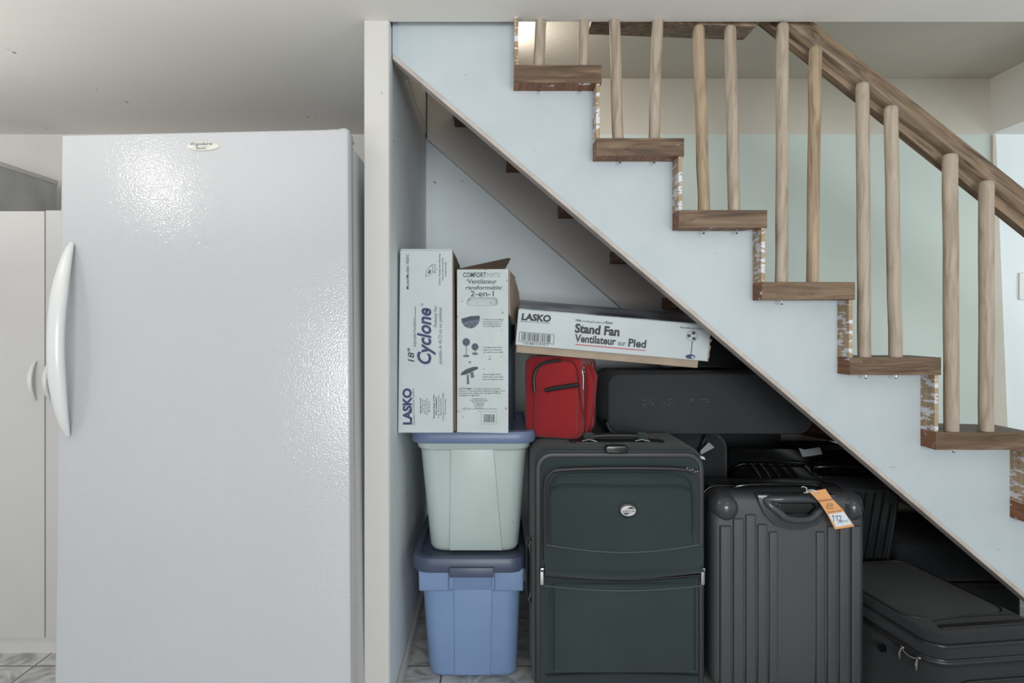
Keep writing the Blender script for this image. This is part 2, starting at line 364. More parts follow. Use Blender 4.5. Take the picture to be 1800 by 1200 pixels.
m = MB(); m.prism([(xa, botz(xa)-.002), (xa, botz(xa)+.0125), (xb, botz(xb)+.0125), (xb, botz(xb)-.002)], D-.004, D+.042, 'Y', bev=.002)
build('edge_strip', m, 'edge_paint', st, smooth=False)
m = MB(); q = [(-.2755, 1.8907+.002), (-.2755, 2.16), (X[0], 2.16)]
for i in range(10): q += [(X[i], Z[i]), ((X[i+1] if i < 9 else X[9]+.26), Z[i])]
q += [(q[-1][0], 0), (1.90, 0)]
m.prism(q, 2.655, 2.70, 'Y'); build('stringer', m, 'edge_paint' if False else 'cream_paint', st, smooth=False)
TH = .047
for i in range(10):
    z0 = Z[i]; z1 = z0+TH; xr = (X[i+1] if i < 9 else X[9]+.25)+.014
    dl, dr = {5: (.04, .045), 6: (.105, .16), 7: (.10, .12)}.get(i, (0, 0))
    m = MB(); t = bmesh.new()
    # the inner ends of the lower treads have sagged towards the wall
    ys = [TY, 1.80, 2.2, 2.655]
    rings = []
    for y in ys:
        k = max(0, (y-1.80)/.855); zl, zr = dl*k, dr*k
        rings.append([(X[i], y, z0-zl), (xr, y, z0-zr), (xr, y, z1-zr), (X[i], y, z1-zl)])
    m.loft(rings); m.bm.faces.ensure_lookup_table()
    bmesh.ops.recalc_face_normals(m.bm, faces=m.bm.faces[:])
    for f in m.bm.faces:
        n = f.normal
        f.material_index = 0 if n.y < -.8 else (1 if n.z > .5 else 2)
    build('tread', m, ['tread_wood', 'tread_top_wood', 'orange_wood'], st, smooth=False)
    if i < 9:
        m = MB(); zb = Z[i+1]+TH
        m.box(X[i+1], X[i+1]+.010, TY+.004, 2.655, zb, z0, .0008, 1)
        build('riser', m, 'riser_wood', st, smooth=False)
# first riser at the top, half hidden by the ceiling edge
BAL = [(952, 20, 947.5, 126, 19, 19.5), (1028, 20, 1023.5, 126, 18.5, 18.5), (1079.5, 20, 1086.5, 251, 19.5, 20), (1156, 20, 1149.5, 250, 20.5, 20),
       (1228, 46, 1237.5, 375, 21.5, 21.5), (1283.5, 47, 1290.5, 375, 21.5, 22), (1375.5, 42, 1373.5, 503, 23, 23), (1433.5, 82, 1428, 503, 24, 22.5),
       (1516, 146, 1519.5, 631, 25.5, 25), (1566, 187, 1574, 631, 26.5, 26), (1670, 271, 1672.5, 757, 29.5, 29), (1734, 318, 1733.5, 757, 29.5, 29)]
BD = 1.694
for j, (tx, ty, bx, by, tw, bw) in enumerate(BAL):
    i = j//2+1; zb = Z[i]+TH-.001; a = Vector((FX(bx, BD), BD, zb)); b = Vector((FX(tx, BD), BD, FZ(ty, BD)))
    k = lambda x: math.cos(math.atan((x-PX)/FPX))
    ra, rb = bw*BD/FPX/2*k(bx), tw*BD/FPX/2*k(tx)
    pts = [a]; rad = [ra]
    for q in (.1, .25, .4, .55, .7, .85): pts.append(a.lerp(b, q)+Vector((random.uniform(-.0012, .0012), 0, 0))); rad.append(ra+(rb-ra)*q)
    pts += [b-Vector((0, 0, .012)), b-Vector((0, 0, .004)), b]; rad += [rb, rb*.93, rb*.72]
    build('baluster', MB().tube(pts, rad, 18), 'baluster_wood_worn' if j in (4, 7) else 'baluster_wood', st, ang=50)
# handrail: board with a rounded grip on top, sloping with the stairs
def railz(x, px0, py0, px1, py1, d):
    x0, x1 = FX(px0, d), FX(px1, d); z0, z1 = FZ(py0, d), FZ(py1, d); return z0+(z1-z0)*(x-x0)/(x1-x0)
xa, xb = FX(1330, 1.74), FX(2090, 1.74); ya = .030
def sect(x):
    zt = railz(x, 1430, 40, 1797, 330, 1.74); zg = railz(x, 1447, 92, 1800, 363, 1.72); zb = railz(x, 1347, 40, 1800, 402, 1.735); c = 1.752
    return [(x, c-.014, zb), (x, c+.014, zb), (x, c+.014, zg-.004), (x, c+.030, zg), (x, c+.032, zg+.012), (x, c+.026, zt-.010), (x, c+.012, zt-.001),
            (x, c-.010, zt), (x, c-.024, zt-.009), (x, c-.032, zg+.016), (x, c-.030, zg+.006), (x, c-.034, zg+.002), (x, c-.028, zg-.006), (x, c-.020, zg-.012), (x, c-.014, zg-.014)]
m = MB(); m.loft([sect(xa), sect(xb)]); build('handrail', m, 'rail_wood', st, ang=25)
m = MB(); m.prism([(FX(1040, 1.72), FZ(37, 1.72)), (FX(1326, 1.72), FZ(48, 1.72)), (FX(1334, 1.72), FZ(41, 1.72)), (FX(1334, 1.72), FZ(20, 1.72)), (FX(1040, 1.72), FZ(8, 1.72))], 1.715, 1.80, 'Y', bev=.002)
build('handrail', m, 'rail_wood', st, smooth=False)
build('newel_post', MB().box(1.905, 1.975, 1.715, 1.785, Z[8]+.02, 1.07, .006), 'rail_wood', st)
for px, i in ((948, 1), (1020, 1), (1090, 2), (1150, 2), (1237, 3), (1295, 3), (1374, 4), (1522, 5), (1575, 5), (1676, 6)):
    x = FX(px, 1.70); m = MB(); m.tube([(x, 1.70, Z[i]+.002), (x, 1.70, Z[i]-.012)], .0022, 8); m.tube([(x, 1.70, Z[i]-.009), (x, 1.70, Z[i]-.012)], [.002, .0038], 10)
    build('screw', m, 'steel', st)

# ------------------------------------------------------------------ freezer
W0 = .7353; H0 = 1.60
Rf = (Matrix.Rotation(R(-1.2), 3, 'Z') @ Matrix.Rotation(R(-2.2), 3, 'X') @ Matrix.Rotation(R(-.85), 3, 'Y'))
TR = P(612, 226, 1.58); loc = TR-Rf @ Vector((W0/2, 0, H0))
fz = thing('upright_freezer', 'tall white upright freezer with one pebbled door and long curved handle', 'freezer', loc, Rf)
hw = W0/2; M = MW[fz.name]
build('body', MB().box(-hw+.004, hw-.006, .068, .66, .034, H0-.022, .006, 3), 'freezer_enamel', fz, local=True)
build('gasket', MB().box(-hw+.012, hw-.014, .052, .070, .09, H0-.030), 'gasket', fz, local=True)
dr = build('door', MB().box(-hw, hw, 0, .054, .075, H0, .006, 3), 'freezer_enamel', fz, local=True)
build('kick_plate', MB().box(-hw+.01, hw-.01, .02, .07, .034, .072, .003), 'gasket', fz, local=True)
m = MB(); m.box(hw-.055, hw-.012, .018, .12, H0-.001, H0+.006, .002); m.ell((hw-.02, .035, H0+.004), .016, .016, .008)
build('hinge_cap', m, 'white_plastic', fz, local=True)
a = onface(M, 131, 428); b = onface(M, 124, 765); n = 26; pts = []; rx = []; ry = []
for i in range(n+1):
    s = i/n; q = math.sin(math.pi*s); e = min(1, q*1.25)
    p = a.lerp(b, s); pts.append(Vector((p.x-.004, -.004-.050*q**.75, p.z))); rx.append(.006+.015*e**.6); ry.append(.005+.010*e**.7)
m = MB(); m.tube(pts, rx, 16, ry=ry, up=(1, 0, 0)); build('handle', m, 'white_plastic', dr, local=True, ang=60)
c = onface(M, 357, 257); m = MB(); m.ell((c.x, -.001, c.z), .043, .005, .0125, 28, 12); build('badge', m, 'badge_plastic', dr, local=True)
p = Print(fz, -.006, .0004, dr)
p.text('ink_black', 'Frigidaire', (334, 255.5), (373, 254.5), 5.2, .0, .4); p.text('ink_black', 'Electrolux', (345, 261.5), (362, 261), 2.4, .02)
p.path('ink_grey', [(340, 258.2), (350, 256.9), (360, 256.7), (367, 257.8)], .5)
p.done({'ink_black': 'badge_lettering', 'ink_grey': 'badge_line'})

# ------------------------------------------------------------------ pantry cabinet and panel on top
CY = 2.09
cb = thing('pantry_cabinet', 'tall white two-door pantry cabinet left of the freezer', 'cabinet', (-1.70, 2.39, 0))
xs = FX(79, CY)
build('body', MB().box(-1.95, -1.165, CY+.018, 2.69, .055, FZ(369.5, CY), .001, 1), 'cabinet_white', cb)
build('kick_board', MB().box(-1.95, -1.165, CY+.014, CY+.03, 0, .056), 'cabinet_white', cb)
d1 = build('door', MB().box(-1.948, xs-.0022, CY, CY+.017, .056, FZ(371, CY), .0015), 'cabinet_white', cb)
d2 = build('door', MB().box(xs+.0022, -1.167, CY, CY+.017, .056, FZ(369.5, CY), .0015), 'cabinet_white', cb)
def pull(px, dr, par):
    pts = []; rr_ = []; r2 = []
    for i in range(15):
        s = i/14; q = math.sin(math.pi*s)
        pts.append((FX(px, CY)-dr*.012*q, CY-.002-.030*q**.7, FZ(634, CY)+(FZ(703, CY)-FZ(634, CY))*s)); rr_.append(.003+.006*q**.6); r2.append(.003+.004*q**.6)
    m = MB(); m.tube(pts, rr_, 12, ry=r2, up=(1, 0, 0)); build('handle', m, 'white_plastic', par, ang=60)
pull(64, 0, d1); pull(90, 0, d2)
m = MB(); m.box(-1.94, -1.80, 2.12, 2.588, FZ(369, CY), 1.682); m2 = None
gp = thing('storage_box', 'plain grey box with a pale top edge standing on the pantry cabinet', 'box', (-1.87, 2.35, FZ(369, CY)))
build('box_side', m, 'grey_board', gp)
build('lid', MB().box(-1.944, -1.796, 2.115, 2.592, 1.682, 1.700, .002), 'cabinet_white', gp)

# ------------------------------------------------------------------ totes
def tote(name, label, zb, zt, xb0, xb1, xt0, xt1, yf, yb, mb_, ml, lx0, lx1, lyf, lyb, style):
    c = ((xb0+xb1)/2, (yf+yb)/2, zb); t = thing(name, label, 'storage tote', c, group=None)
    zc = zt-.075 if style == 'blue' else zt-.035
    def at(z, g=0):
        k = (z-zb)/(zt-zb); f = .028*(1-k)
        return xb0+(xt0-xb0)*k-g, xb1+(xt1-xb1)*k+g, yf+f-g, yb-f+g
    m = MB(); rings = []
    for z, g, r in ((zb, -.018, .03), (zb+.006, -.006, .04), (zb+.018, 0, .045), (zb+(zc-zb)*.5, 0, .045), (zc-.006, 0, .045), (zc, .005, .045), (zc+.004, .008, .045), (zt-.004, .009, .045)):
        rings.append(ringz(z, *at(z, g), r))
    m.loft(rings); bd = build('body', m, mb_, t)
    yy = lambda z, g=0: at(z, g)[2]
    def strip(px0t, px1t, px0b, px1b, z1, z0, g, b=.003):  # a raised field following the sloping front
        y1, y0 = yy(z1), yy(z0)
        return MB().hexa([(FX(px0b, y0), y0-g, z0), (FX(px1b, y0), y0-g, z0), (FX(px1b, y0), y0+.012, z0), (FX(px0b, y0), y0+.012, z0),
                     (FX(px0t, y1), y1-g, z1), (FX(px1t, y1), y1-g, z1), (FX(px1t, y1), y1+.012, z1), (FX(px0t, y1), y1+.012, z1)], b, 3)
    if style == 'mint':
        build('front_panel', strip(792, 868, 790, 883, zc+.0, zb+.008, .006), mb_, t)
        m = MB(); m.tube([(FX(828, yy(zt-.02)), yy(zt-.02)-.0065, zt-.017), (FX(828, yy(zt-.02)), yy(zt-.02)+.003, zt-.017)], .0032, 12)
        build('rivet_hole', m, 'gap_dark', t)
    else:
        build('front_panel', strip(797, 866, 799, 862, zc+.06, zb+.012, .005), mb_, t)
        for a0, a1 in ((736, 790), (868, 921)):
            m = strip(a0, a1, a0+1, a1-1, zt-.004, zc-.002, .013, .006); build('grip_skirt', m, mb_, t)
        for a0, a1 in ((790, 798), (864, 869)):
            m = strip(a0, a1, a0, a1, zt-.004, zc+.010, .015, .002); build('rib', m, mb_, t)
        m = MB(); m.box(FX(790, lyf), FX(868, lyf), lyf-.010, lyf+.02, zt-.022, zt+.008, .003); build('latch', m, ml, t)
    m = MB(); z0 = zt-.006; z1 = zt+(.026 if style == 'mint' else .034)
    m.loft([ringz(z0-.006, lx0+.004, lx1-.004, lyf+.004, lyb-.004, .055), ringz(z0, lx0, lx1, lyf, lyb, .06), ringz(z1-.012, lx0, lx1, lyf, lyb, .06), ringz(z1-.003, lx0+.004, lx1-.004, lyf+.004, lyb-.004, .056),
            ringz(z1, lx0+.012, lx1-.012, lyf+.012, lyb-.012, .05), ringz(z1-.001, lx0+.022, lx1-.022, lyf+.022, lyb-.022, .045), ringz(z1-.010, lx0+.028, lx1-.028, lyf+.028, lyb-.028, .04)])
    build('lid', m, ml, t); return t, z1-.010
tote('storage_tote', 'blue plastic tote with a dark slate lid standing on the floor', 0, .362, FX(752, 1.94), FX(910, 1.94), FX(738, 1.93), FX(917, 1.93), 1.925, 2.37,
     'tote_blue', 'lid_slate', FX(722, 1.895), FX(928, 1.895), 1.895, 2.40, 'blue')
tote('storage_tote.001', 'pale green plastic tote with a blue lid stacked on the blue tote', .3865, .752, FX(755, 1.95), FX(912, 1.95), FX(735, 1.94), FX(929, 1.94), 1.94, 2.36,
     'tote_mint', 'lid_slate_light', FX(719, 1.90), FX(944, 1.90), 1.905, 2.385, 'mint')

# ------------------------------------------------------------------ cartons
CB = .7795
# tall carton with vertical writing
x0, x1, y0, zt = FX(699.5, 1.87), FX(797, 1.87), 1.87, FZ(440, 1.87)
c1 = thing('fan_carton', 'tall white fan carton with large navy vertical writing, against the wall', 'box', ((x0+x1)/2, y0+.14, CB))
w1 = (x1-x0)/2
MW1 = MW[c1.name]; m = MB()
m.hexa([(-w1, -.14, 0), (w1, -.14, 0), (w1, .14, 0), (-w1, .14, 0), (-w1+.006, -.14, zt-CB), (w1-.002, -.14, zt-CB), (w1-.002, .14, zt-CB), (-w1+.006, .14, zt-CB)], .002, 2)
for f in m.bm.faces:
    f.material_index = 1 if f.calc_center_median().x > w1-.006 else 0
ct1 = build('carton', m, ['carton_white', 'kraft'], c1, local=True, smooth=False)
m = MB(); m.box(-w1+.008, w1-.004, -.136, .13, zt-CB, zt-CB+.005, .001); build('top_flap', m, 'carton_white', c1, local=True, smooth=False)
m = MB(); m.hexa([(w1, -.136, .004), (w1+.008, -.132, .004), (w1+.008, .12, .004), (w1, .12, .004), (w1-.002, -.136, zt-CB-.01), (w1+.001, -.132, zt-CB-.01), (w1+.006, .12, zt-CB-.02), (w1-.002, .12, zt-CB-.02)], .001, 1)
build('side_flap', m, 'kraft_dark', c1, local=True, smooth=False)
p = Print(c1, -.14, par=ct1)
p.text('ink_navy', 'LASKO', (723.5, 746), (722.5, 682), 15, .05)
p.text('ink_slate', 'Innovators in Home Comfort', (729.5, 747), (728, 682), 4.2)
p.text('ink_black', '18"', (728, 636), (727.5, 611), 11, .015, .2); p.text('ink_black', 'Adjustable/Ventilateur', (731.5, 610), (731, 557), 6, 0, .2)
p.g = 'printed_line'; p.line('ink_black', (730.3, 557), (730, 538), 1)
p.text('ink_navy', 'Cyclone', (757, 640), (757, 541), 24, .03, .25); p.g = 'printed_mark'; p.ring('ink_navy', (742, 535), 1.7, 1.7, .7, 12)
p.text('ink_black', 'Pedestal Fan', (768, 575), (768, 538), 6, 0, .2); p.text('ink_black', 'ajustable de 45,72 cm sur pi\u00e9destal', (776.5, 640), (776.5, 540), 6.2, 0, .2)
p.text('ink_black', 'Model/Mod\u00e8le 1825C', (718.8, 508), (718.5, 446), 5, .01)
for k, (s, l0, l1) in enumerate((('Includes a Patented Fused Safety Plug', 501, 446), ('Inclut une fiche de s\u00e9curit\u00e9', 493, 453), ('\u00e0 fusible brevet\u00e9e', 486, 460))): p.text('ink_black', s, (774+5.3*k, l0), (774+5.3*k, l1), 3, .01)
for k, (s, l0, l1) in enumerate((('Why Buy A FLAT', 727, 699), ('Great Value And', 725, 702), ('Easy To Set Up', 727, 703), ('From One Of A Kind', 729, 700), ('Manufacturer', 724, 705))): p.text('ink_slate' if k else 'ink_black', s, (740.5+3.7*k, l0), (740.5+3.7*k, l1), 2.7, .03 if not k else .005)
for k, (s, l0, l1) in enumerate((('Pourquoi Payer Le Prix', 735, 693), ("D'un Ventilateur?", 729, 698), ('Les Economies', 734, 695), ('Faites Cette Action Pour', 730, 699), ('Assembler en Un Tour de Main', 739, 690), ('De Plus Grande', 728, 701))): p.text('ink_black' if k < 2 else 'ink_slate', s, (764+4*k, l0), (764+4*k, l1), 2.8, .03 if k < 2 else .005)
p.g = 'printed_picture'; p.poly('ink_slate', [(752, 480), (755, 474), (758, 475), (755, 481)])
p.path('ink_slate', [(748, 486), (750, 476), (757, 467), (760, 467), (761, 477), (755, 483), (748, 486)], .7); p.path('ink_slate', [(757, 467), (762, 464), (766, 466), (763, 470), (768, 473), (763, 476), (766, 479), (760, 478)], .7)
p.done()
# tall carton with the oval hand hole, standing a little askew
A = P(893.5, 757, 1.865); A.z = CB
Rc = Matrix.Rotation(R(-6), 3, 'Z'); w = .1545; hh = 1.268-CB
c2 = thing('fan_carton.001', 'tall open white carton with an oval hand hole and torn brown flaps', 'box', A-Rc @ Vector((w/2, -.15, 0)), Rc)
m = MB(); hw2 = w/2
M2 = MW[c2.name]
holeA, holeB = onface(M2, 820.5, 523, -.15), onface(M2, 875, 537.5, -.15)
hx0, hx1, hz0, hz1 = holeA.x, holeB.x, holeB.z, holeA.z
ring_o = rrect(-hw2, hw2, 0, hh, .0005, 5); ring_i = rrect(hx0, hx1, hz0, hz1, (hz1-hz0)/2, 5)
t = bmesh.new(); vo = [t.verts.new((a, -.15, b)) for a, b in ring_o]; vi = [t.verts.new((a, -.15, b)) for a, b in ring_i]; vb = [t.verts.new((a, -.132, b)) for a, b in ring_i]
nn = len(vo)
for i in range(nn):
    j = (i+1) % nn; t.faces.new((vo[i], vo[j], vi[j], vi[i])); t.faces.new((vi[i], vi[j], vb[j], vb[i]))
t.faces.new(vb)
m.merge(t)
m.mi = 0; m.box(-hw2, -hw2+.004, -.1499, .15, 0, hh); m.box(-hw2, hw2, .146, .15, 0, hh); m.box(-hw2, hw2, -.1499, .15, 0, .004)
m.mi = 1; m.box(hw2-.004, hw2, -.1499, .15, 0, hh)
ct2 = build('carton', m, ['carton_dirty', 'photo_blue'], c2, local=True, smooth=False)
m = MB(); m.box(-hw2+.002, hw2-.002, -.148, .148, hh-.006, hh-.002); build('inner_flap', m, 'kraft', c2, local=True, smooth=False)
a = onface(M2, 804, 472, -.12); b = onface(M2, 882, 448, .0); c = onface(M2, 884, 471, -.12)
m = MB(); t = bmesh.new(); q = [(-hw2, -.13, hh-.001), (hw2-.012, -.13, hh-.001), (hw2-.004, -.10, hh+.018), (hw2-.012, .02, b.z), (hw2-.022, .02, b.z-.001), (-hw2+.02, -.11, hh+.006)]
F1 = [Vector(v) for v in ((-hw2, -.147, hh), (hw2-.01, -.147, hh), (hw2-.006, .02, hh+.048), (hw2-.016, .03, hh+.050), (-hw2+.03, -.05, hh+.018))]
up = Vector((0, .003, .003)); vv = [t.verts.new(v) for v in F1]; v2 = [t.verts.new(v+up) for v in F1]
t.faces.new(vv); t.faces.new(v2[::-1])
for i in range(5): t.faces.new((vv[i], v2[i], v2[(i+1) % 5], vv[(i+1) % 5]))
m.merge(t); build('top_flap', m, 'kraft_dark', c2, local=True, smooth=False)
m = MB(); prof = [(-.149, hh-.004), (-.10, hh-.012), (-.05, hh-.03), (.0, hh-.06), (.03, hh-.10), (.02, hh-.16), (-.02, hh-.165), (-.07, hh-.150), (-.149, hh-.135)]
t = bmesh.new(); A_ = [t.verts.new((hw2+.001, y, z)) for y, z in prof]; B_ = [t.verts.new((hw2+.004+.02*min(1, max(0, (y+.15)*6)), y, z)) for y, z in prof]
t.faces.new(A_); t.faces.new(B_[::-1]); k = len(prof)
for i in range(k): t.faces.new((A_[i], B_[i], B_[(i+1) % k], A_[(i+1) % k]))
m.merge(t); build('side_flap', m, 'kraft', c2, local=True, smooth=False)
p = Print(c2, -.15, par=ct2)
p.text('ink_black', 'COMFORT', (814, 487), (854.5, 487), 8.6, .014); p.text('ink_grey', 'MATE', (856, 487), (879.5, 487), 8.2)
p.text('ink_black', 'Ventilateur', (822, 498.2), (873, 498.2), 8, .008); p.text('ink_black', 'ransformable', (819, 508.6), (881, 508.6), 7.2, .008); p.text('ink_black', '2-en-1', (827, 520.6), (868, 520.6), 10, .004)
def block(rows, x, y, dy, h, ink='ink_slate', cpw=2.15):
    for k, s in enumerate(rows): p.text(ink, s, (x, y+k*dy), (x+len(s)*cpw*.83, y+k*dy), h, .008)
block(['Grilles \u00e0 verrouillage', 'par pression pour un', 'assemblage rapide et', 'un nettoyage facile'], 849, 562.5, 3.9, 2.7, cpw=2.0)
block(['Configuration facile', 'pour une utilisation', 'sur pied ou sur table'], 849.5, 611.5, 4.3, 2.8, cpw=2.0)
block(["Grand angle d'incli-", 'naison pour une meill-', "eure circulation d'air"], 848.5, 659, 4.3, 2.8, cpw=2.0)
block(["AVERTISSEMENT : cet article contient des vis fournies.", "Si besoin, il ne faut pas laisser de grands morceaux au sol", "avec tous les deux doigts autour de l'appareil. Gardez", "l'emballage hors de port\u00e9e."], 806, 684, 3.9, 2.5, cpw=1.66)
for k, (s, hwid) in enumerate((('CONSUMER PRODUCTS', 13), ('Global Marketing Limited', 16), ('Mississauga, Ontario', 12), ('Canada', 8), ('1-800', 9), ('Service', 8), ('www', 7))): p.text('ink_slate', s, (842-hwid, 701.5+2.7*k), (842+hwid, 701.5+2.7*k), 1.8, .01)
p.text('ink_slate', "Veuillez utiliser ce produit suivant les instructions jointes", (812, 719.2), (874, 719.2), 1.8, .01)
p.g = 'barcode_frame'; p.path('ink_grey', [(846, 723), (873, 723), (873, 745), (846, 745), (846, 723)], .6); p.bars('ink_slate', (850.5, 728), (870, 728), (0, 14))
dk = 'ink_slate'
p.g = 'printed_picture#a'; p.poly(dk, [(811, 560), (827, 555.5), (843, 554.5), (843.5, 561), (828, 563), (812, 567)]); p.poly('ink_mid', [(812, 567), (828, 563), (843.5, 561), (841, 569), (834, 575.5), (825, 577), (817, 574)])
for x, y in ((820, 572), (825, 570), (830, 572), (835, 569), (829, 575.5)): p.disc(dk, (x, y), 2, 1.5, 8, .0003)
for cx, cy, r, yb_, rb in ((819.5, 601, 6.3, 625.5, 5.4), (835, 609.5, 5.8, 621.5, 5.2)):
    p.g = 'printed_picture#%d' % cx; p.disc('ink_mid', (cx, cy), r, r*1.05, 18)
    for k in range(5): a = 2*math.pi*k/5; p.disc(dk, (cx+r*.55*math.cos(a), cy+r*.55*math.sin(a)), r*.33, r*.33, 8, .0003)
    p.ring(dk, (cx, cy), r, r*1.05, .7, 18); p.line(dk, (cx+.3, cy+r), (cx+.3, yb_), 1.1); p.disc('ink_mid', (cx, yb_), rb, 1.9, 14, .0002); p.ring(dk, (cx, yb_), rb, 1.9, .5, 14)
p.g = 'printed_picture#z'; p.poly(dk, [(810, 659.5), (811, 654.5), (820, 648.5), (832, 644.5), (840, 644.5), (840.5, 648), (830, 653), (818, 658.5)]); p.poly('ink_mid', [(826, 655), (832, 653), (834, 663), (828, 664.5)], .0003); p.poly('ink_mid', [(820.5, 659), (824, 657), (825, 675), (820.5, 675)])
p.done()
# long carton lying on the suitcases
R3 = Matrix.Rotation(R(-2.5), 3, 'Z') @ Matrix.Rotation(R(7), 3, 'X') @ Matrix.Rotation(R(4.9), 3, 'Y')
c3 = thing('fan_carton.002', 'long white fan carton lying tilted on the red suitcase', 'box', P(906, 606, 1.885), R3)
M3 = MW[c3.name]; w3 = onface(M3, 1243, 637).x; h3 = onface(M3, 912, 543).z; dp = .33
m = MB(); m.box(0, w3, 0, dp, 0, h3, .0015, 1)
ct3 = build('carton', m, 'carton_white', c3, local=True, smooth=False)
m = MB(); m.box(.004, w3-.004, .002, dp-.003, h3, h3+.0016); build('printed_top', m, 'photo_print', c3, local=True, smooth=False)
m = MB(); zb = onface(M3, 906, 619, .012).z; m.box(.004, onface(M3, 1229, 640).x, .012, dp-.01, zb, 0, .001, 1); build('bottom_tray', m, 'kraft', c3, local=True, smooth=False)
m = MB(); random.seed(2); zz = [(w3, h3*.62-i*h3*.62/12) for i in range(13)]; pts = [(a+random.uniform(.001, .006), b) for a, b in zz]+[(w3-.001, 0), (w3-.001, h3*.62)]
m.prism(pts, .0, .004, 'Y'); build('torn_edge', m, 'kraft', c3, local=True, smooth=False)
p = Print(c3, par=ct3)
p.text('ink_black', 'LASKO', (916, 561.5), (968, 565.5), 11.5, .05, .1); p.text('ink_slate', 'Innovators in Home Comfort', (915, 565.3), (967, 569.3), 3.2)
p.g = 'barcode_frame'; p.path('ink_black', [(913.5, 583), (974, 588), (973, 604.5), (912, 599.5), (913.5, 583)], .8); p.bars('ink_black', (917.5, 584.5), (970, 589), (-.6, 13.5)); p.text('ink_slate', '0 50 48013 47143 7', (919, 604.5), (964, 608), 3.2, .01)
p.text('ink_black', '16in.', (1012, 564.3), (1023, 565.2), 4.2, .03); p.text('ink_slate', 'Oscillating/Oscillant de', (1024, 565.5), (1062, 568.7), 3.2, .01); p.text('ink_black', '40,6cm', (1063.5, 568.7), (1077, 569.8), 5, .02)
p.text('ink_black', 'Stand Fan', (1010, 583.5), (1088.5, 590.3), 15.5, .042)
p.text('ink_black', 'Ventilateur', (1010, 600), (1082, 606.2), 13.5, .03); p.text('ink_black', 'sur', (1086, 606.4), (1099.5, 607.6), 9, .005); p.text('ink_black', 'Pied', (1104, 608.2), (1135, 611.2), 14, .03)
p.g = 'underline'; p.line('ink_red', (1011.5, 605.2), (1135, 616), 1.5)
p.text('ink_slate', 'Model/Mod\u00e8le 2520C', (1196, 576.5), (1236, 579.9), 3, .01)
c = (1216.5, 590.5); p.g = 'printed_picture'; p.ring('ink_mid', c, 9.6, 9.2, .7, 22); p.ring('ink_grey', c, 7, 6.6, .4, 18)
for a, b_ in ((-5.2, -.5), (2.6, -5.2), (3.2, 4.4)): p.disc('ink_slate', (c[0]+a, c[1]+b_), 3.5, 2.9, 10)
p.disc('carton_white', c, 1.9, 1.4, 10, .0003); p.line('ink_black', (1217, 600), (1214.5, 624), 1.4); p.disc('ink_navy', (1213.6, 626.6), 8.6, 3.9, 18); p.disc('carton_white', (1217.5, 627.3), 2.6, 1.7, 10, .0003)
p.done()

# ------------------------------------------------------------------ green suitcase
d = 1.80
gs = thing('upright_suitcase', 'large dark green fabric suitcase standing upright beside the totes', 'suitcase', (FX(1090, d), 1.94, 0))
gx0, gx1, gz0, gz1 = FX(937, d), FX(1238, d), .035, FZ(786, d)
build('body', MB().slab(gx0, gx1, gz0, gz1, 1.80, 2.065, .05, .022, 0, 6), 'green_cloth', gs)
def rpath(x0, x1, y0, y1, d, y, r, n=6, sides='full'):
    return [(a, y, b) for a, b in rrect(FX(x0, d), FX(x1, d), FZ(y1, d), FZ(y0, d), r, n)]
build('zipper', MB().tube(rpath(946, 1233, 800, 1240, d, 1.803, .04), .0085, 8, True, ry=.0060), 'zip_teeth', gs)
build('piping', MB().tube(rpath(943.5, 1236, 793, 1244, d, 1.804, .045), .0022, 6, True), 'black_trim', gs)
# upper pocket, puffed out, and lower pocket
up_ = build('upper_pocket', MB().slab(FX(957, d), FX(1230, d), FZ(1003, d), FZ(822, d), 1.782, 1.81, .032, .010, .014, 6), 'green_cloth', gs)
q = [(FX(a, 1.785), y, FZ(b, 1.785)) for a, b, y in ((958, 960, 1.786), (958, 900, 1.785), (959, 850, 1.785), (968, 832, 1.784), (990, 825, 1.782), (1090, 822, 1.779), (1190, 824, 1.782), (1216, 831, 1.784), (1226, 850, 1.785), (1227, 900, 1.785), (1226, 960, 1.786))]
build('pocket_zipper', MB().tube(catmull(q), .006, 8, ry=.006), 'zip_teeth', up_)
q = [(FX(a, 1.772), y, FZ(b, 1.772)) for a, b, y in ((967, 955, 1.780), (966, 900, 1.776), (968, 860, 1.776), (978, 840, 1.775), (1000, 834, 1.772), (1095, 832, 1.768), (1185, 834, 1.772), (1210, 842, 1.775), (1217, 862, 1.776), (1219, 900, 1.776), (1218, 955, 1.780))]
build('piping', MB().tube(catmull(q), .0022, 8), 'green_piping', up_)
q = [(FX(a, 1.77), y, FZ(b, 1.77)) for a, b, y in ((966, 866, 1.776), (975, 858, 1.774), (995, 853, 1.770), (1095, 854, 1.7665), (1190, 855, 1.770), (1212, 860, 1.774), (1219, 868, 1.776))]
build('piping', MB().tube(catmull(q), .0024, 8), 'green_piping', up_)
def band(pts0, pts1, y0, th, n=14):
    """a cloth band between two lines of points across the front, curved slightly outwards"""
    t = bmesh.new(); g = []
    for i in range(n+1):
        s = i/n; b = math.sin(math.pi*s)*.006; col = []
        for j in range(4):
            u = j/3; xx = pts0[0]+(pts0[2]-pts0[0])*s; z0 = FZ(pts0[1]+(pts0[3]-pts0[1])*s+pts0[4]*math.sin(math.pi*s), d); z1 = FZ(pts1[1]+(pts1[3]-pts1[1])*s+pts1[4]*math.sin(math.pi*s), d)
            col.append(t.verts.new((FX(xx, d), y0-b-th*math.sin(math.pi*u)**.5 if 0 < u < 1 else y0-b+.004, z0+(z1-z0)*u)))
        g.append(col)
    for a, b in zip(g, g[1:]):
        for j in range(3): t.faces.new((a[j], b[j], b[j+1], a[j+1]))
    m = MB(); m.merge(t); return m
build('pocket_band', band((955, 955, 1232, 955, 14), (957, 984, 1232, 984, 12), 1.781, .006), 'green_cloth', gs)
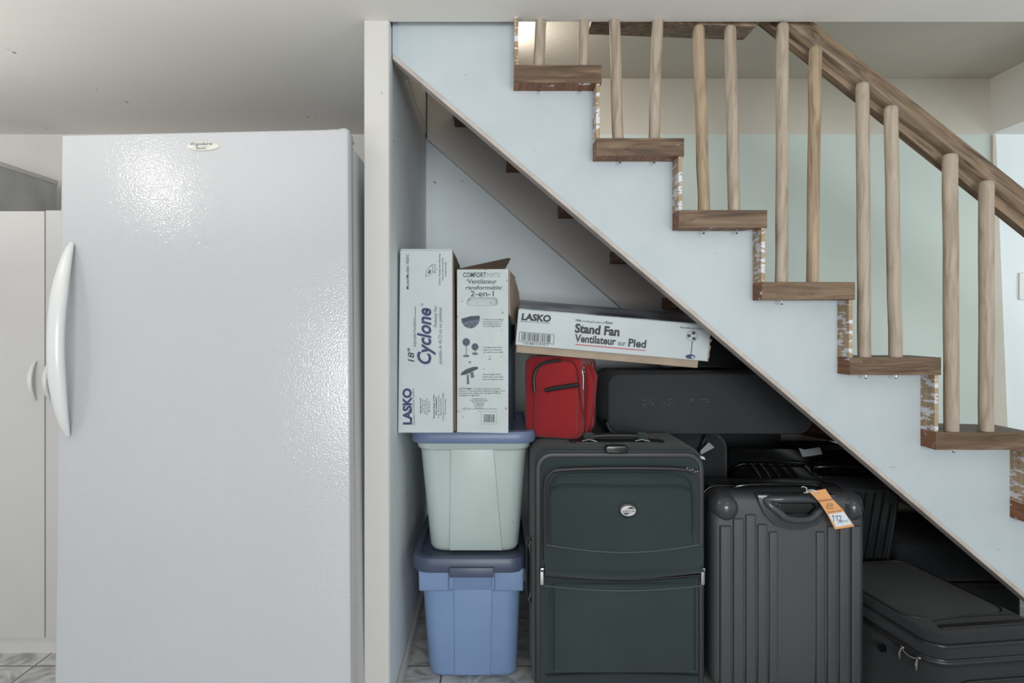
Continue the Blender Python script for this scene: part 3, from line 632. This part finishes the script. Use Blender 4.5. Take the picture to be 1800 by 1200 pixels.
build('pocket_fold', band((957, 990, 1232, 990, 10), (957, 1008, 1232, 1004, 8), 1.787, .010), 'green_cloth', gs)
q = [(FX(x, 1.78), 1.786-.006*math.sin(math.pi*(x-957)/275), FZ(1012+6*math.sin(math.pi*(x-957)/275), 1.78)) for x in range(957, 1233, 11)]
build('pocket_zipper', MB().tube(q, .0045, 8, ry=.005), 'gloss_black', gs)
lp_ = build('lower_pocket', MB().slab(FX(969, d), FX(1224, d), FZ(1178, d), FZ(1024, d), 1.785, 1.81, .012, .008, .010, 4), 'green_cloth', gs)
for a in (973, 1221):
    build('piping', MB().tube([(FX(a, 1.79), 1.784, FZ(1030, 1.79)), (FX(a, 1.79), 1.784, FZ(1176, 1.79))], .0024, 8), 'green_piping', lp_)
q = [(FX(x, 1.78), 1.782-.006*math.sin(math.pi*(x-957)/275), FZ(1030+7*math.sin(math.pi*(x-957)/275), 1.78)) for x in range(957, 1233, 11)]
build('stitching', MB().tube(q, .0006, 5), 'stitch', gs)
q = [(FX(x, 1.775), 1.7695-.006*math.sin(math.pi*(x-960)/270)+.004, FZ(957+12*math.sin(math.pi*(x-960)/270), 1.775)) for x in range(960, 1231, 10)]
build('stitching', MB().tube(q, .0006, 5), 'stitch', gs)
q = [(FX(x, 1.785), 1.786-.006*math.sin(math.pi*(x-960)/270), FZ(1189-8*math.sin(math.pi*(x-960)/270)*.6, 1.785)) for x in range(960, 1231, 10)]
build('piping', MB().tube(q, .003, 6), 'green_piping', gs)
# oval emblem
e = 1.764
m = MB(); m.ell((FX(1104, e), e+.002, FZ(897, e)), .0265, .004, .0215, 28, 10); gr = build('emblem_ring', m, 'black_trim', gs)
m = MB(); m.ell((FX(1104.5, e), e-.001, FZ(897.5, e)), .0215, .0035, .0150, 28, 10); em = build('emblem', m, 'silver_badge', gr)
p = Print(gs, e-.0045-1.94, .0006, gr)
p.poly('ink_black', [(1096, 894.3), (1103, 893.6), (1108, 891), (1111, 890.6), (1116, 894.4)]); p.poly('ink_black', [(1095, 901), (1108, 901.2), (1104, 903), (1101.5, 904.6), (1098.5, 904)])
p.text('ink_black', 'AMERICAN', (1094.5, 900), (1116.5, 900), 4.0, .0)
p.done({'ink_black': 'emblem_lettering'})
for a, z in ((952.5, 1001), (1235.5, 1001)):
    m = MB(); m.slab(FX(a-3.2, 1.79), FX(a+3.2, 1.79), FZ(z+27, 1.79), FZ(z, 1.79), 1.788, 1.7915, .004, .001); m.box(FX(a-2.5, 1.79), FX(a+4, 1.79), 1.788, 1.796, FZ(z+4, 1.79), FZ(z-3, 1.79), .001)
    build('zipper_pull', m, 'steel', gs)
m = MB()
for k in range(5): m.ell((FX(1207+4.5*k, 1.782), 1.777, FZ(822+1.4*k+(k % 2)*2, 1.782)), .0035, .003, .003, 8, 6)
build('zipper_pull', m, 'steel', gs)
# top carry handle and side handle
zt = gz1
m = MB(); m.slab(FX(1000, 1.9), FX(1165, 1.9), 1.862, 1.918, -.004, .004, .024, .002, M=Matrix(((1,0,0,0),(0,0,1,0),(0,1,0,zt),(0,0,0,1)))); build('handle_base', m, 'black_trim', gs)
q = [(FX(1030, 1.89), 1.89, zt+.004), (FX(1037, 1.89), 1.89, zt+.014), (FX(1055, 1.89), 1.89, zt+.019), (FX(1085, 1.89), 1.89, zt+.020), (FX(1115, 1.89), 1.89, zt+.019), (FX(1132, 1.89), 1.89, zt+.014), (FX(1139, 1.89), 1.89, zt+.004)]
ch = build('carry_handle', MB().tube(catmull(q), .007, 10, ry=.011), 'black_trim', gs)
for a in (1035, 1128):
    m = MB(); m.box(FX(a-9, 1.89), FX(a+9, 1.89), 1.872, 1.908, zt+.008, zt+.026, .006, 3); build('handle_cuff', m, 'green_cloth', ch)
    m = MB(); m.tube([(FX(a-12, 1.87), 1.868, zt+.006), (FX(a, 1.87), 1.866, zt+.010), (FX(a+14, 1.87), 1.868, zt+.004)], .0022, 8); build('handle_link', m, 'steel', ch)
m = MB(); m.slab(FX(1063, 1.80), FX(1104, 1.80), FZ(797, 1.8), FZ(782, 1.8), 1.792, 1.812, .011, .004); build('telescopic_grip', m, 'gloss_black', gs)
yy = 1.875
q = [(gx0+.002, yy, FZ(943, yy)), (gx0-.010, yy, FZ(952, yy)), (gx0-.013, yy, FZ(975, yy)), (gx0-.013, yy, FZ(1030, yy)), (gx0-.010, yy, FZ(1050, yy)), (gx0+.002, yy, FZ(1058, yy))]
sh_ = build('side_handle', MB().tube(catmull(q), .0045, 8, ry=.012), 'black_trim', gs)
for z in (957, 1048):
    build('handle_link', MB().tube([(gx0-.003, yy-.012, FZ(z-9, yy)), (gx0-.008, yy-.013, FZ(z, yy)), (gx0-.003, yy-.012, FZ(z+8, yy))], .002, 8), 'steel', sh_)
for a in (gx0+.05, gx1-.05):
    m = MB(); m.tube([(a-.014, 2.03, .034), (a+.014, 2.03, .034)], .034, 18); build('wheel', m, 'black_trim', gs)
    m = MB(); m.box(a-.02, a+.02, 1.83, 1.87, 0, .036, .004); build('foot', m, 'black_trim', gs)

# ------------------------------------------------------------------ grey hard-shell suitcase
d = 1.80
hs = thing('hardshell_suitcase', 'grey ribbed hard-shell suitcase upright with an orange tag on its handle', 'suitcase', (FX(1385, d), 1.92, 0))
hx0, hx1, hz1 = FX(1252, d), FX(1524, d), FZ(868, d)
sl = build('shell', MB().slab(hx0, hx1, .04, hz1, 1.80, 1.905, .05, .028, .004, 7), 'hard_grey', hs)
build('back_shell', MB().slab(hx0-.006, hx1-.004, .04, hz1-.002, 1.912, 2.01, .055, .02, 0, 7), 'hard_black', hs)
build('frame_band', MB().slab(hx0-.002, hx1-.001, .038, hz1+.003, 1.895, 1.918, .05, .004, 0, 7), 'gloss_black', hs)
for a0, a1, zt_ in ((1267, 1287, 925), (1290, 1309, 912), (1312, 1330, 905), (1333, 1350, 922), (1353, 1369, 935), (1436, 1452, 935), (1456, 1473, 925), (1477, 1495, 920), (1498, 1515, 925)):
    m = MB(); m.slab(FX(a0, 1.79), FX(a1, 1.79), .07, FZ(zt_, 1.79), 1.7915, 1.806, .004, .005, 0, 3); build('rib', m, 'hard_grey', sl)
for s, a, b in ((0, 1253, 1303), (1, 1481, 1522)):
    m = MB(); cx = FX((a+b)/2, 1.8); m.ell((cx, 1.835, FZ(894, 1.8)), FX(b, 1.8)-cx+.004, .052, .046, 24, 16); build('corner_guard', m, 'hard_gloss', sl)
# recess and handle
cx = FX(1400, 1.79); zt_ = FZ(872, 1.79)
pts = [(cx+.112, zt_+.004), (cx+.108, zt_-.02), (cx+.092, zt_-.05), (cx+.06, zt_-.082), (cx+.02, zt_-.097), (cx-.02, zt_-.097), (cx-.06, zt_-.085), (cx-.09, zt_-.055), (cx-.106, zt_-.022), (cx-.112, zt_+.004)]
m = MB(); m.prism(pts, 1.789, 1.82, 'Y', bev=.003); build('handle_recess', m, 'hard_gloss', hs)
q = [(cx-.085, 1.792, zt_-.010), (cx-.078, 1.784, zt_-.024), (cx-.055, 1.780, zt_-.042), (cx-.035, 1.778, zt_-.058), (cx, 1.778, zt_-.064), (cx+.035, 1.778, zt_-.060), (cx+.055, 1.780, zt_-.044), (cx+.078, 1.784, zt_-.026), (cx+.085, 1.792, zt_-.010), (cx+.05, 1.782, zt_-.006), (cx, 1.780, zt_-.005), (cx-.05, 1.782, zt_-.006)]
build('carry_handle', MB().tube(catmull(q, 5, True), .011, 12, True), 'hard_gloss', hs, ang=60)
m = MB(); m.slab(cx-.055, cx+.055, zt_-.05, zt_-.018, 1.786, 1.80, .01, .003); build('grip_hollow', m, 'gloss_black', hs)
q = [(FX(1286, 1.86), 1.87, hz1-.004), (FX(1300, 1.86), 1.862, hz1+.009), (FX(1340, 1.86), 1.86, hz1+.014), (FX(1400, 1.86), 1.86, hz1+.014), (FX(1432, 1.86), 1.862, hz1+.009), (FX(1446, 1.86), 1.87, hz1-.004)]
build('telescopic_handle', MB().tube(catmull(q), .0045, 10, ry=.010), 'gloss_black', hs)
for a in (hx0+.06, hx1-.06):
    for y in (1.84, 1.97):
        m = MB(); m.tube([(a-.01, y, .024), (a+.01, y, .024)], .024, 16); m.box(a-.016, a+.016, y-.016, y+.016, .028, .05, .004); build('wheel', m, 'black_trim', hs)
# orange paper tag
tg = thing('luggage_tag', 'orange paper tag with a white sticker hanging on the grey hard-shell suitcase', 'tag', P(1423, 864, 1.762))
y = 1.758; pts = [(1423, 864), (1451, 859), (1462, 875), (1482, 896), (1502, 925), (1468, 930), (1455, 905), (1440, 882)]
m = MB(); m.prism([(FX(a, y), FZ(b, y)) for a, b in pts], y, y+.0012, 'Y'); cd = build('card', m, 'tag_orange', tg, smooth=False)
p = Print(tg, y-P(1423, 864, 1.762).y, .0006, cd)
p.poly('tag_white', [(1456, 904), (1483, 899), (1498, 921), (1470, 926)])
p.disc('ink_black', (1438.5, 866.5), 1.2, 1, 10)
p.text('ink_black', 'Seledenna', (1438, 882), (1464, 878.5), 4, 0, .2)
p.path('ink_black', [(1452, 886), (1461, 885), (1464, 887.5), (1462, 889.5), (1454, 888.5), (1453, 892), (1456, 893.5), (1465, 892.5)], .9)
p.text('ink_slate', 'made in italy', (1456, 901), (1480, 897.5), 2, .01)
p2 = Print(tg, y-P(1423, 864, 1.762).y, .0012, cd)
p2.path('ink_slate', [(1463, 908), (1465, 905), (1466, 917)], 1); p2.path('ink_slate', [(1468, 908), (1474, 905.5)], 1); p2.path('ink_slate', [(1471, 907), (1473, 916)], 1)
p2.path('ink_black', [(1474, 907), (1478, 906), (1478.5, 909), (1475.5, 916), (1482, 914)], 1); p2.path('ink_mid', [(1472, 920), (1478, 916), (1480, 919), (1485, 914), (1488, 917), (1491, 913)], .7)
p.done({'tag_white': 'sticker', 'ink_black': 'handwriting'}); p2.done({k: 'handwriting' for k in ('ink_slate', 'ink_black', 'ink_mid')})
q = [(1438, 866, 1.757), (1430, 861, 1.757), (1420, 862, 1.760), (1417, 866, 1.765), (1418, 858, 1.765), (1412, 855, 1.772), (1409, 856, 1.776)]
q2 = [(1438, 866, 1.756), (1432, 863, 1.756), (1420, 865, 1.760), (1413, 866, 1.770)]
m = MB(); m.tube(catmull([P(*v) for v in q]), .0012, 6); m.tube(catmull([P(*v) for v in q2]), .0012, 6); build('string', m, 'string_white', tg)

# ------------------------------------------------------------------ suitcase lying on its side, red suitcase
d = 2.07
lb = thing('long_suitcase', 'long charcoal fabric suitcase lying on its side under the stringer', 'suitcase', (.70, 2.25, FZ(766, d)))
lx0, lx1, lz0, lz1 = FX(1069, d), FX(1428, d), FZ(763, d), FZ(656, d)
build('body', MB().slab(lx0, lx1, lz0, lz1, d, 2.36, .042, .012, .006, 7), 'black_cloth_worn', lb)
build('piping', MB().tube(rpath(1070.5, 1427, 657, 762, d, d+.006, .041), .0032, 8, True), 'black_trim', lb)
p = Print(lb, d-2.25-.006, .0008); random.seed(11); p.g = 'scuff_mark'
for k in range(26):
    u = random.random(); x = 1120+u*122; yv = 714-u*12+random.uniform(-5, 4) if k % 2 else 703-u*3+random.uniform(-1.5, 1.5); L_ = random.uniform(.8, 4)
    p.line('stitch', (x, yv), (x+L_, yv-.12*L_), random.uniform(.5, 1.1))
p.done()
build('wheel', MB().tube([(lx0+.010, d+.04, lz0+.024), (lx0-.006, d+.04, lz0+.024)], .022, 18), 'gloss_black', lb)
for a, b in ((0, 1),):
    m = MB(); c = rpath(1067.5, 1430, 655, 764, d, d+.004, .042); n = len(c)
    m.tube([Vector(v) for v in c[14:21]], .0045, 8); build('corner_guard', m, 'hard_gloss', lb)
build('carry_handle', MB().tube(catmull([(lx0+.25, 2.25, lz1), (lx0+.27, 2.25, lz1+.012), (lx0+.38, 2.25, lz1+.012), (lx0+.40, 2.25, lz1)]), .006, 8, ry=.011), 'black_trim', lb)

Rr = Matrix.Rotation(R(-22), 3, 'Z')
base = P(1022, 765, 1.90); base.z = FZ(766, 1.93)
base.z = .7505
rs = thing('red_suitcase', 'small red fabric suitcase standing on top of the green suitcase', 'suitcase', base, Rr)
Mr = MW[rs.name]
wl = onface(Mr, 921, 700).x; hr = onface(Mr, 980, 626).z; wd = .20
m = MB(); m.slab(wl, 0, .0, hr, 0, wd, .030, .014, .004, 6); build('body', m, 'red_cloth', rs, local=True)
def rp(pts, y=0.0, dy=-.002): return [onface(Mr, a, b, y)+Vector((0, dy, 0)) for a, b in pts]
build('front_pocket', MB().slab(onface(Mr, 940, 0).x, onface(Mr, 1015, 0).x, .004, onface(Mr, 980, 634).z, -.012, .01, .03, .008, .006, 6), 'red_cloth', rs, local=True)
build('piping', MB().tube(catmull(rp([(940, 690), (939, 665), (944, 648), (957, 638), (985, 633)], -.012)), .0048, 8), 'black_trim', rs, local=True)
build('piping', MB().tube(catmull(rp([(985, 633), (1005, 635), (1015, 650), (1020, 690), (1028, 740), (1031, 764)], -.008)), .0022, 8), 'red_dark', rs, local=True)
build('grab_handle', MB().tube(catmull(rp([(958, 686), (972, 683), (990, 680), (1004, 678), (1018, 676)], -.020)), [.002]+[.007]*23+[.002], 8, ry=.005), 'gloss_black', rs, local=True)
for yy in (.035, .075, .125, .17):
    m = MB(); m.tube([(.001, yy, .010), (.003, yy, hr*.5), (.001, yy, hr-.03), (-.012, yy, hr-.008), (-.035, yy, hr+.001)], .003, 6); build('piping', m, 'red_dark', rs, local=True)
m = MB(); m.slab(wl+.003, -.002, .004, hr-.003, wd-.002, wd+.012, .03, .006); build('back_panel', m, 'black_cloth', rs, local=True)
m = MB(); m.tube([(-.004, .014, hr-.03), (.002, .014, hr-.06), (.002, .014, hr-.10)], .003, 8)
for k in range(4): m.ell((.003, .016+.002*(k % 2), hr-.035-.012*k), .003, .003, .006, 8, 6)
build('zipper_pull', m, 'dark_steel', rs, local=True)
m = MB()
m.tube([(.0035, .05, .012), (.006, .055, hr*.3), (.012, .062, hr*.62), (.004, .058, hr-.03)], [.004, .012, .014, .004], 8); m.tube([(.003, .10, .012), (.008, .10, hr*.4), (.012, .098, hr*.75), (.003, .10, hr-.03)], [.004, .012, .016, .004], 8)
build('expansion_fold', m, 'red_cloth', rs, local=True)

# ------------------------------------------------------------------ black cases behind
bs = thing('black_duffel_bag', 'black soft bag behind the green suitcase, below the long charcoal suitcase', 'bag', (.55, 2.35, 0))
build('body', MB().slab(.16, .80, .0, .739, 2.10, 2.60, .06, .04, 0, 6), 'black_cloth', bs)
build('strap', MB().tube(catmull([(.66, 2.112, .60), (.70, 2.098, .705), (.72, 2.13, .735), (.74, 2.3, .735)]), .004, 6, ry=.018), 'black_trim', bs)
tgm = MB(); y = 2.06; tgm.prism([(FX(a, y), FZ(b, y)) for a, b in ((1231, 792), (1246, 777), (1256, 786), (1232, 799))], y, y+.0015, 'Y')
top('paper_tag', tgm, 'grey_label', 'small grey paper tag sticking out behind the green suitcase corner', 'tag')
tgm = MB(); y = 1.98; tgm.prism([(FX(a, y), FZ(b, y)) for a, b in ((1213, 796), (1238, 803), (1240, 808), (1216, 801))], y, y+.001, 'Y')
top('paper_tag', tgm, 'tag_white', 'narrow white paper strip at the top right corner of the green suitcase', 'tag')

Rb = Matrix.Rotation(R(-3), 3, 'Z') @ Matrix.Rotation(R(15), 3, 'X')
bk = thing('ribbed_suitcase', 'black ribbed hard-shell suitcase leaning behind the grey hard-shell one', 'suitcase', (.845, 2.26, -.002), Rb)
Wb, Hb, Db = .54, .60, .27; Mb = MW[bk.name]
sb = build('shell', MB().slab(0, Wb, .02, Hb, 0, Db*.48, .06, .03, 0, 7), 'hard_black', bk, local=True)
build('back_shell', MB().slab(0, Wb, .02, Hb, Db*.5, Db, .06, .03, 0, 7), 'hard_black', bk, local=True)
build('frame_band', MB().slab(.001, Wb-.001, .022, Hb+.002, Db*.46, Db*.52, .058, .004, 0, 7), 'gloss_black', bk, local=True)
for k in range(5):                                   # ribs over the top and down the front
    x = .07+.032*k
    q = [(x, Db*.44, Hb+.002), (x, .035, Hb+.002), (x, .008, Hb-.012), (x, -.002, Hb-.04), (x, -.003, .06)]
    build('rib', MB().tube(catmull(q, 4), .0055, 8, ry=.006), 'hard_black', sb, local=True)
for k in range(8):
    x = .30+.029*k; zr = Hb-.05 if k < 7 else Hb-.09
    q = [(x, .006, zr), (x, -.003, zr-.03), (x, -.003, .06)]
    build('rib', MB().tube(catmull(q, 4), .004, 8, ry=.0045), 'hard_black', sb, local=True)
q = [(.27, .08, Hb), (.275, .075, Hb+.018), (.31, .07, Hb+.026), (.38, .07, Hb+.028), (.43, .07, Hb+.024), (.455, .075, Hb+.014), (.46, .08, Hb)]
build('carry_handle', MB().tube(catmull(q), .008, 10, ry=.012), 'gloss_black', bk, local=True, ang=60)
m = MB(); m.slab(.25, .48, .03, .125, -.004, .004, .03, .002, M=Matrix(((1,0,0,0),(0,0,1,0),(0,1,0,Hb),(0,0,0,1)))); build('handle_recess', m, 'gloss_black', bk, local=True)
sm = MB(); y = 2.14; sm.prism([(FX(a, y), FZ(b, y)) for a, b in ((1404, 787), (1414, 790), (1441, 786), (1446, 798), (1420, 802), (1411, 803))], y, y+.0015, 'Y')
top('paper_tag', sm, 'grey_label', 'grey paper label stuck up on the black ribbed suitcase', 'tag')

bx = thing('black_suitcase', 'black case resting behind the long fan carton, under the treads', 'suitcase', (.78, 2.48, .95))
build('body', MB().slab(.58, .92, .952, 1.075, 2.20, 2.60, .03, .015, 0, 5), 'black_cloth', bx)
build('piping', MB().tube([(a, 2.203, b) for a, b in rrect(.584, .916, .956, 1.071, .028, 5)], .003, 6, True), 'black_trim', bx)
bz = thing('black_suitcase.001', 'black case in the low dark corner behind the flat-lying fabric suitcase', 'suitcase', (1.66, 2.45, 0))
build('body', MB().slab(1.45, 1.90, .0, .17, 2.24, 2.60, .03, .02, 0, 5), 'black_cloth', bz)
build('lid', MB().slab(1.452, 1.898, .178, .325, 2.245, 2.595, .03, .02, 0, 5), 'black_cloth', bz)
build('zipper', MB().tube([(1.47, 2.243, .174), (1.89, 2.243, .174)], .004, 8), 'zip_teeth', bz)
by = thing('black_suitcase.002', 'black case upright against the wall behind the ribbed suitcase', 'suitcase', (1.0, 2.57, 0))
build('body', MB().slab(.83, 1.17, .0, .75, 2.53, 2.64, .04, .02, 0, 5), 'black_cloth', by)
build('piping', MB().tube([(a, 2.533, b) for a, b in rrect(.835, 1.165, .005, .745, .038, 5)], .003, 6, True), 'black_trim', by)

bv = thing('black_suitcase.003', 'narrow black case squeezed in behind the right end of the ribbed suitcase', 'suitcase', (1.3, 2.58, 0))
build('body', MB().slab(1.19, 1.43, .0, .62, 2.53, 2.63, .03, .02, 0, 5), 'black_cloth', bv)
build('piping', MB().tube([(a, 2.533, b) for a, b in rrect(1.195, 1.425, .005, .615, .028, 5)], .003, 6, True), 'black_trim', bv)

# ------------------------------------------------------------------ black soft suitcase lying flat at the right
Rz = Matrix.Rotation(R(7), 3, 'Z'); Wl, Ll = .36, .52
cn = Vector((1.128, 1.60, 0)); fl = thing('soft_suitcase', 'black fabric suitcase lying flat at the right with metal zipper pulls', 'suitcase', cn+Rz @ Vector((Wl/2, Ll/2, 0)), Rz)
Ml = MW[fl.name]; UP = Matrix(((1,0,0,0),(0,0,1,0),(0,1,0,0),(0,0,0,1)))     # slab depth becomes height
def flat(x0, x1, y0, y1, z0, z1, r, e, bul=0):
    return MB().slab(x0, x1, y0, y1, z0, z1, r, e, 0, 6, 4, M=UP, bb=bul)
hx, hy = Wl/2, Ll/2
build('base_shell', flat(-hx, hx, -hy, hy, .004, .225, .05, .012), 'black_cloth', fl, local=True)
build('zipper', MB().tube([(a, b, .232) for a, b in rrect(-hx+.002, hx-.002, -hy+.002, hy-.002, .05, 6)], .0055, 8, True), 'zip_teeth', fl, local=True)
ld = build('lid', flat(-hx, hx, -hy, hy, .238, .272, .05, .008), 'black_cloth', fl, local=True)
build('piping', MB().tube([(a, b, .240) for a, b in rrect(-hx-.001, hx+.001, -hy-.001, hy+.001, .05, 6)], .0035, 8, True), 'hard_black', fl, local=True)
build('piping', MB().tube([(a, b, .272) for a, b in rrect(-hx+.006, hx-.006, -hy+.006, hy-.006, .05, 6)], .0042, 8, True), 'hard_black', fl, local=True)
build('lid_pocket', flat(-hx+.010, hx-.010, -hy+.014, hy-.01, .268, .300, .045, .012, .008), 'black_cloth', fl, local=True)
m = flat(-hx+.06, hx-.02, -hy+.035, -hy+.055, .300, .306, .006, .002); build('pocket_trim', m, 'black_trim', fl, local=True)
build('piping', MB().tube(catmull([(-hx+.07, -hy+.075, .303), (0, -hy+.078, .306), (hx-.03, -hy+.080, .304)]), .0026, 8), 'hard_black', fl, local=True)
build('piping', MB().tube([(a, b, .303) for a, b in rrect(-hx+.02, hx-.03, -hy+.10, hy-.03, .05, 6)], .0022, 8, True), 'black_trim', fl, local=True)
build('front_pocket', MB().slab(-hx+.06, hx-.01, .03, .185, -hy-.008, -hy+.01, .035, .006, .004, 5), 'black_cloth', fl, local=True)
build('piping', MB().tube([(a, -hy-.005, b) for a, b in rrect(-hx+.06, hx-.01, .03, .185, .035, 5)], .003, 8, True), 'hard_black', fl, local=True)
for k, (yo, xo) in enumerate(((.10, -hx-.003), (.045, -hx-.002))):
    m = MB(); a = Vector((xo, -hy+yo, .228)); m.ell(a, .004, .007, .004, 10, 8)
    m.tube([a+Vector((-.003, 0, -.004)), a+Vector((-.006, 0, -.018)), a+Vector((-.005, 0, -.034))], [.0016, .0045, .002], 8, ry=[.001, .003, .001]); build('zipper_pull', m, 'steel', fl, local=True)
m = MB(); n = 9
for k in range(n): m.ell((-hx-.005, -hy+.05+.05*k/(n-1), .224-.006*math.sin(math.pi*k/(n-1))), .002, .0035, .0022, 8, 6)
build('zipper_chain', m, 'steel', fl, local=True)
m = MB(); m.tube([(-hx-.010, -hy+.17, .19), (-hx+.004, -hy+.17, .19)], .011, 16); build('corner_stud', m, 'gloss_black', fl, local=True)
